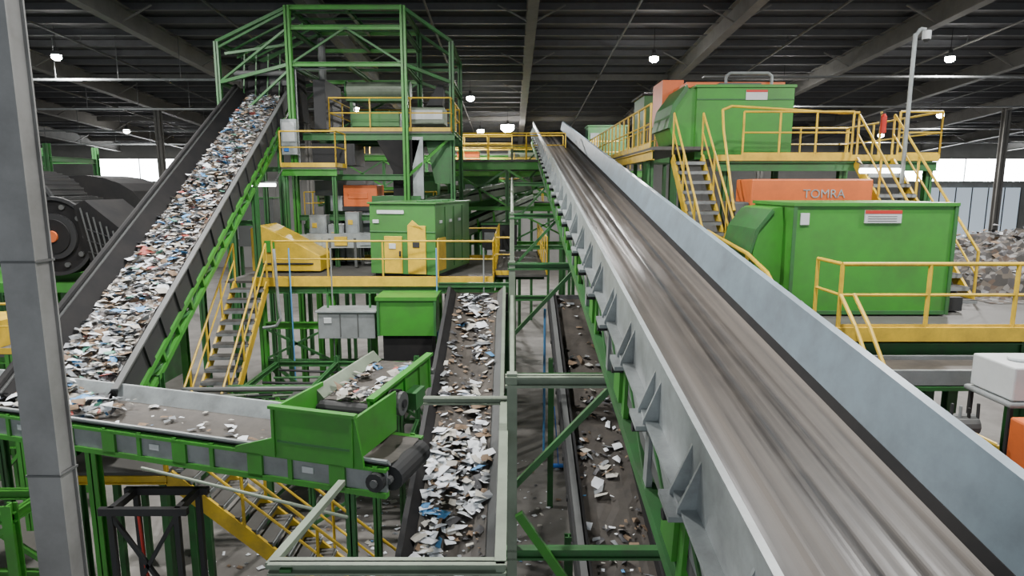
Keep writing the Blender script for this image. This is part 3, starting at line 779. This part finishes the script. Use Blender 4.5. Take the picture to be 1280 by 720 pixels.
b=B('optical_sorter_housing')
x0,x1,y0,y1,z0,z1=4.86,7.62,11.05,12.9,DZ+.03,7.2
b.box(x0,x1,y0,y1,z0,z1,GREEN); b.box(x0-.04,x1+.04,y0-.04,y1+.04,z1-.03,z1+.03,GREEN)
b.box(x0-.03,x0+.03,y0-.03,y0,z0,z1,GREEN2); b.box(x1-.03,x1+.03,y0-.03,y0,z0,z1,GREEN2); b.box(x0,x1,y0-.02,y0,z0,z0+.07,GREEN2)
b.extr([(4.9,11.5,7.15),(4.65,11.5,7.12),(4.42,11.5,6.75),(4.34,11.5,6.3),(4.45,11.5,5.8),(4.9,11.5,5.5)],(0,1.4,0),GREEN)
b.extr([(4.62,11.45,7.1),(4.36,11.45,6.75),(4.26,11.45,6.3),(4.30,11.45,6.3),(4.42,11.45,6.73),(4.68,11.45,7.06)],(0,1.5,0),GREEN2)
b.box(6.05,6.68,y0-.03,y0,6.88,7.1,WHITE); b.box(6.05,6.68,y0-.035,y0-.03,7.04,7.1,RED); b.box(4.95,5.1,y0-.03,y0,6.85,7.05,WHITE)
for k in range(3): b.box(6.1,6.6,y0-.035,y0-.03,6.91+k*.04,6.92+k*.04,MID)
b.box(x1,x1+.25,y0+.3,y1,z0+.8,z0+.95,MID); b.box(x1,x1+.5,y0+.3,y1,z0,z0+.25,DARK)
b.done(.012)

def sorter(name,x0,x1,y0,y1,z0,z1,txt=None):
    b=B(name)
    b.box(x0,x1,y0,y1,z0+.12,z1,ORANGE); b.box(x0-.03,x1+.03,y0-.03,y1+.03,z0,z0+.12,DARK)
    b.box(x0-.3,x0,y0+.1,y1,z0-.4,z0+.35,MID)
    for x in (x0+.05,x1-.15):
        b.box(x,x+.1,y0+.05,y0+.15,DZ,z0,DARK); b.box(x,x+.1,y1-.15,y1-.05,DZ,z0,DARK)
    b.box(x0+.2,x1-.2,y0+.1,y1-.1,z0-.5,z0,DARK)
    o=b.done(.03)
    if txt:
        c=bpy.data.curves.new('label_text','FONT'); c.body=txt; c.size=.26; c.align_x='CENTER'; c.align_y='CENTER'; c.extrude=.004
        t=bpy.data.objects.new('label_text',c); scene.collection.objects.link(t); c.materials.append(LGRAY)
        t.location=((x0+x1)/2+.25,y0-.012,(z0+z1)/2+.10); t.rotation_euler=(math.pi/2,0,0); t.parent=o
sorter('optical_sorter_scanner',5.15,7.75,13.9,14.9,6.82,7.66,'TOMRA')

UZ=8.18
b=B('sorter_platform_upper')
b.box(4.9,10.2,15.6,20,UZ-.08,UZ,GRATE); b.box(3.5,4.9,16.2,30,UZ-.08+.3,UZ+.3,GRATE)
b.ibeam((4.9,15.65,UZ-.2),(10.2,15.65,UZ-.2),.15,.22,GREEN2,.02); b.box(4.9,10.2,15.56,15.6,UZ-.07,UZ+.07,YEL)
b.ibeam((3.5,16.3,UZ+.1),(3.5,30,UZ+.1),.12,.24,YEL,.02)
for x in (5.2,8.0,10.1):
    b.ibeam((x,15.8,DZ),(x,15.8,UZ-.1),.16,.16,GREEN2,.02); b.ibeam((x,19.8,0),(x,19.8,UZ-.1),.16,.16,GREEN2,.02)
for y in (17,21,25,29): b.ibeam((3.6,y,0),(3.6,y,UZ+.2),.16,.16,GREEN2,.02)
rail(b,[(5.5,15.6,UZ),(8.1,15.6,UZ)],sp=1.0); rail(b,[(9.2,15.6,UZ),(10.2,15.6,UZ),(10.2,20,UZ)])
rail(b,[(3.5,16.6,UZ+.3),(3.5,30,UZ+.3)],sp=.8,r=.03); rail(b,[(4.9,20,UZ+.3),(4.9,30,UZ+.3)],sp=1.2)
rail(b,[(3.5,30,UZ+.3),(4.9,30,UZ+.3)])
rail(b,[(7.3,19.9,UZ),(10.2,19.9,UZ)])
b.done()
b=B('access_stairs')
stairs(b,(4.35,16.2,UZ+.1),(4.45,13.4,DZ),(.36,0,0),13,string=YEL)
stairs(b,(8.65,15.6,UZ),(8.65,12.4,DZ),(.42,0,0),13,string=YEL)
b.path([(8.23,15.6,UZ+1.05),(7.9,15.7,UZ+1.05),(5.2,15.62,UZ+1.2),(4.95,15.5,UZ+1.1),(4.9,15.2,UZ+.6),(4.85,14.4,UZ-.6),(4.83,14,UZ-1.2)],.03,YEL)
b.done()

b=B('upper_sorter_housing')
x0,x1,y0,y1,z0,z1=4.75,7.25,17.0,19.0,UZ+.02,10.05
b.box(x0,x1,y0,y1,z0,z1,GREEN); b.box(x0-.04,x1+.04,y0-.04,y1+.04,z1-.04,z1+.03,GREEN)
b.extr([(4.8,17.1,10.0),(4.5,17.1,10.0),(4.2,17.1,9.5),(4.1,17.1,9.0),(4.25,17.1,8.6),(4.8,17.1,8.4)],(0,1.8,0),GREEN)
b.extr([(4.5,17.05,10.1),(4.15,17.05,9.6),(4.03,17.05,9.0),(4.12,17.05,9.0),(4.22,17.05,9.5),(4.55,17.05,9.98)],(0,1.95,0),GREEN2)
b.box(4.6,7.2,17.5,18.9,z1+.03,z1+.17,ORANGE); b.box(4.3,4.9,18.95,20.2,9.3,10.5,ORANGE); b.box(5.4,6.5,17.3,17.5,z1+.03,z1+.12,MID)
b.path([(5.6,17.4,z1),(5.6,17.4,z1+.3),(5.7,17.4,z1+.38),(6.7,17.4,z1+.38),(6.8,17.4,z1+.3),(6.8,17.4,z1)],.04,GRAY)
b.box(6.0,6.55,y0-.03,y0,z1-.35,z1-.1,WHITE); b.box(6.0,6.55,y0-.035,y0-.03,z1-.16,z1-.1,RED); b.box(x0,x1,y0-.02,y0,z0+1.5,z0+1.53,GREEN2)
b.done(.012)
b=B('rear_sorter_housing'); b.box(5.0,6.4,25,27,8.4,10.9,GREEN2); b.box(4.9,6.5,24.9,27.1,10.9,10.98,DARK); b.box(5.1,5.5,24.96,25,9.2,9.9,MID)
for x in (5.1,6.3): b.beam((x,25.1,0),(x,25.1,8.4),.14,.14,GREEN2); b.beam((x,26.9,0),(x,26.9,8.4),.14,.14,GREEN2)
b.box(5.2,6.2,22.6,23.6,8.6,10.6,ORANGE); b.beam((5.7,23.1,0),(5.7,23.1,8.6),.2,.2,GREEN2)
b.done(.01)
b=B('security_camera_pole')
b.tube((8.95,14.9,DZ),(8.95,14.9,10.85),.045,LGRAY,10)
b.path([(8.95,14.9,10.8),(9.05,14.9,10.95),(9.15,14.85,10.92)],.04,LGRAY); b.tube((9.17,14.85,10.9),(9.17,14.85,10.72),.09,WHITE,14); b.tube((9.17,14.85,10.72),(9.17,14.85,10.66),.07,DARK,14,r2=.03)
b.box(8.85,9.05,14.8,15.0,DZ,DZ+.03,LGRAY); b.done()
b=B('fire_extinguisher'); b.tube((8.75,15.5,8.75),(8.75,15.5,9.12),.07,RED,14); b.tube((8.75,15.5,9.12),(8.75,15.5,9.19),.07,RED,14,r2=.03); b.tube((8.75,15.5,9.19),(8.75,15.5,9.25),.025,DARK,8); b.path([(8.75,15.5,9.22),(8.66,15.48,9.17),(8.64,15.46,8.9)],.012,DARK); b.beam((8.75,15.6,8.1),(8.75,15.6,9.25),.04,.04,YEL); b.done()

b=B('waste_pile')
n=30
pts=[];fs=[]
for i in range(n+1):
    for j in range(n+1):
        x=9.3+7.0*i/n; y=12.2+4.6*j/n
        u=(i/n-.5)*2; v=(j/n-.5)*2
        h=max(0,1-(u*u*.7+v*v))**.6*1.25*(.85+.3*R())
        pts.append((x,y,DZ+.01+h))
for i in range(n):
    for j in range(n): 
        k=i*(n+1)+j; fs.append((k,k+1,k+n+2,k+n+1))
b.add(pts,fs,TRASHD)
PILE=[CARD]*10+[PGREY]*4+[PDARK]*9+[PAPC]*2+[PAPW]
for i in range(1600):
    p=Vector(random.choice(pts)); 
    if p.z<DZ+.1: continue
    debris(b,Matrix.Translation(p),.2,-.1,.1,.02,1,.04,.15,.05,mats=PILE)
b.done()

b=B('lower_belt_line')
b.box(4.6,14,8.9,9.6,4.78,4.86,BELT); b.box(4.6,14,8.86,8.92,4.68,4.90,GRAY); b.box(4.6,14,9.58,9.64,4.62,4.92,GRAY)
b.box(4.6,14,8.84,8.94,4.60,4.66,GREEN2); b.tube((4.6,8.9,4.74),(4.6,9.6,4.74),.12,DARK,14)
for x in (4.9,6.4,8.6,11,13): b.ibeam((x,9.0,0),(x,9.0,4.6),.14,.14,GREEN2,.02); b.ibeam((x,9.5,0),(x,9.5,4.6),.14,.14,GREEN2,.02)
b.done()
b=B('service_platform')
b.box(4.5,12,6.9,8.7,3.62,3.7,GRATE); frame(b,[4.6,7.2,10],[7,8.6],0,3.6,[1.8,3.5],DARK,.14)
b.ibeam((4.5,6.95,3.5),(12,6.95,3.5),.12,.2,GREEN2,.02)
b.path([(4.55,8.1,3.7),(4.55,8.1,4.75),(4.7,7.6,4.95),(5.5,6.9,4.6),(5.55,6.9,3.7)],.03,YEL)
b.path([(4.6,8.0,4.2),(5.5,6.9,4.1)],.025,YEL); b.done()
b=B('plastic_water_tank')
b.box(6.3,7.4,7.75,8.5,4.82,5.26,WHITE); b.tube((6.6,8.1,5.26),(6.6,8.1,5.31),.12,WHITE,14); b.box(6.25,7.45,7.7,8.55,4.74,4.81,GRAY)
for x in (6.3,7.35):
    for y in (7.75,8.45): b.box(x-.03,x+.03,y-.03,y+.03,3.7,4.75,DARK)
b.done(.05)
b=B('orange_motor_unit')
b.box(6.1,7.4,7.0,7.5,3.9,4.72,ORANGE); b.box(6.05,7.45,6.95,7.55,3.7,3.9,DARK); b.tube((6.35,6.99,4.3),(6.35,6.9,4.3),.16,DARK,16); b.done(.03)
b=B('hydraulic_power_unit')
b.box(4.8,6.0,7.9,8.5,3.7,4.45,DARK); b.tube((4.9,7.8,4.5),(5.9,7.8,4.5),.14,MID,16)
for i in range(10): b.tube((4.8+i*.12,7.7,4.25),(4.9+i*.11,7.75,4.8-.03*(i%3)),.022,[DARK,GRAY,BLACK][i%3],6)
b.box(5.1,5.4,7.6,7.75,3.7,4.1,RED); b.box(5.6,5.95,7.3,7.6,3.7,4.2,MID)
b.path([(4.7,7.4,3.9),(5.0,7.2,4.1),(5.4,7.2,3.95),(5.9,7.3,4.2)],.03,BLACK); b.done(.01)
b=B('vertical_motor_rollers')
for i in range(6): 
    x=4.3+i*.5; b.tube((x,10.6,3.4),(x,10.6,4.7),.14,DARK,12); b.tube((x,10.6,4.7),(x,10.6,4.8),.09,MID,12)
b.box(4.1,7.2,10.4,10.8,3.2,3.4,GREEN2)
for x in (4.2,7.1): b.beam((x,10.6,0),(x,10.6,3.2),.12,.12,GREEN2)
b.done()

# ------------------------------------------------------------------ lamps
def lamp(x,y,e=1500,dz=1.2,sc=1):
    z=roofz(y)-dz
    b=B('high_bay_lamp')
    b.tube((x,y,z+.04),(x,y,z+.20),.20*sc,MID,18,r2=.10); b.tube((x,y,z+.20),(x,y,z+.34),.08,DARK,12); b.tube((x,y,z+.34),(x,y,roofz(y)-.05),.012,DARK,6)
    b.tube((x,y,z+.04),(x,y,z-.10*sc),.20*sc,LAMP,18,r2=.20*sc); b.tube((x,y,z-.10*sc),(x,y,z-.18*sc),.20*sc,LAMP,18,r2=.10*sc)
    o=b.done()
    d=bpy.data.lights.new('high_bay_bulb','AREA'); d.shape='DISK'; d.size=.5; d.energy=e; d.color=(1,.98,.95)
    q=bpy.data.objects.new('high_bay_bulb',d); q.location=(x,y,z-.25*sc); scene.collection.objects.link(q); q.parent=o
for x,y,e,sc in ((5.8,27.3,1500,.9),(17.9,27.3,1500,.9),(-18.4,27,1500,.9),(-.3,44,1800,2.2),(-2.2,35,1500,1),(-2.2,46,1200,1.2),(13.5,33,1500,1),(26,40,900,1),
    (-9.5,8,1500,1),(4,7,1300,1),(12,9,1500,1),(-3.6,13,1500,1),(12.3,18,1500,1),(-12,17,1500,1),(-9,38,1500,1),(27,48,1500,1),(-27,46,1800,1)):
    lamp(x,y,e,sc=sc)

w=bpy.data.worlds.new('overcast_sky'); scene.world=w; w.use_nodes=True
bg=w.node_tree.nodes['Background']; bg.inputs['Color'].default_value=(.86,.93,1,1); bg.inputs['Strength'].default_value=.95

# ------------------------------------------------------------------ camera
c=bpy.data.cameras.new('camera'); c.lens=22.5; c.sensor_width=36; c.clip_end=300
co=bpy.data.objects.new('camera',c); co.location=(0,0,7.5); co.rotation_euler=(math.radians(81),0,0)
scene.collection.objects.link(co); scene.camera=co
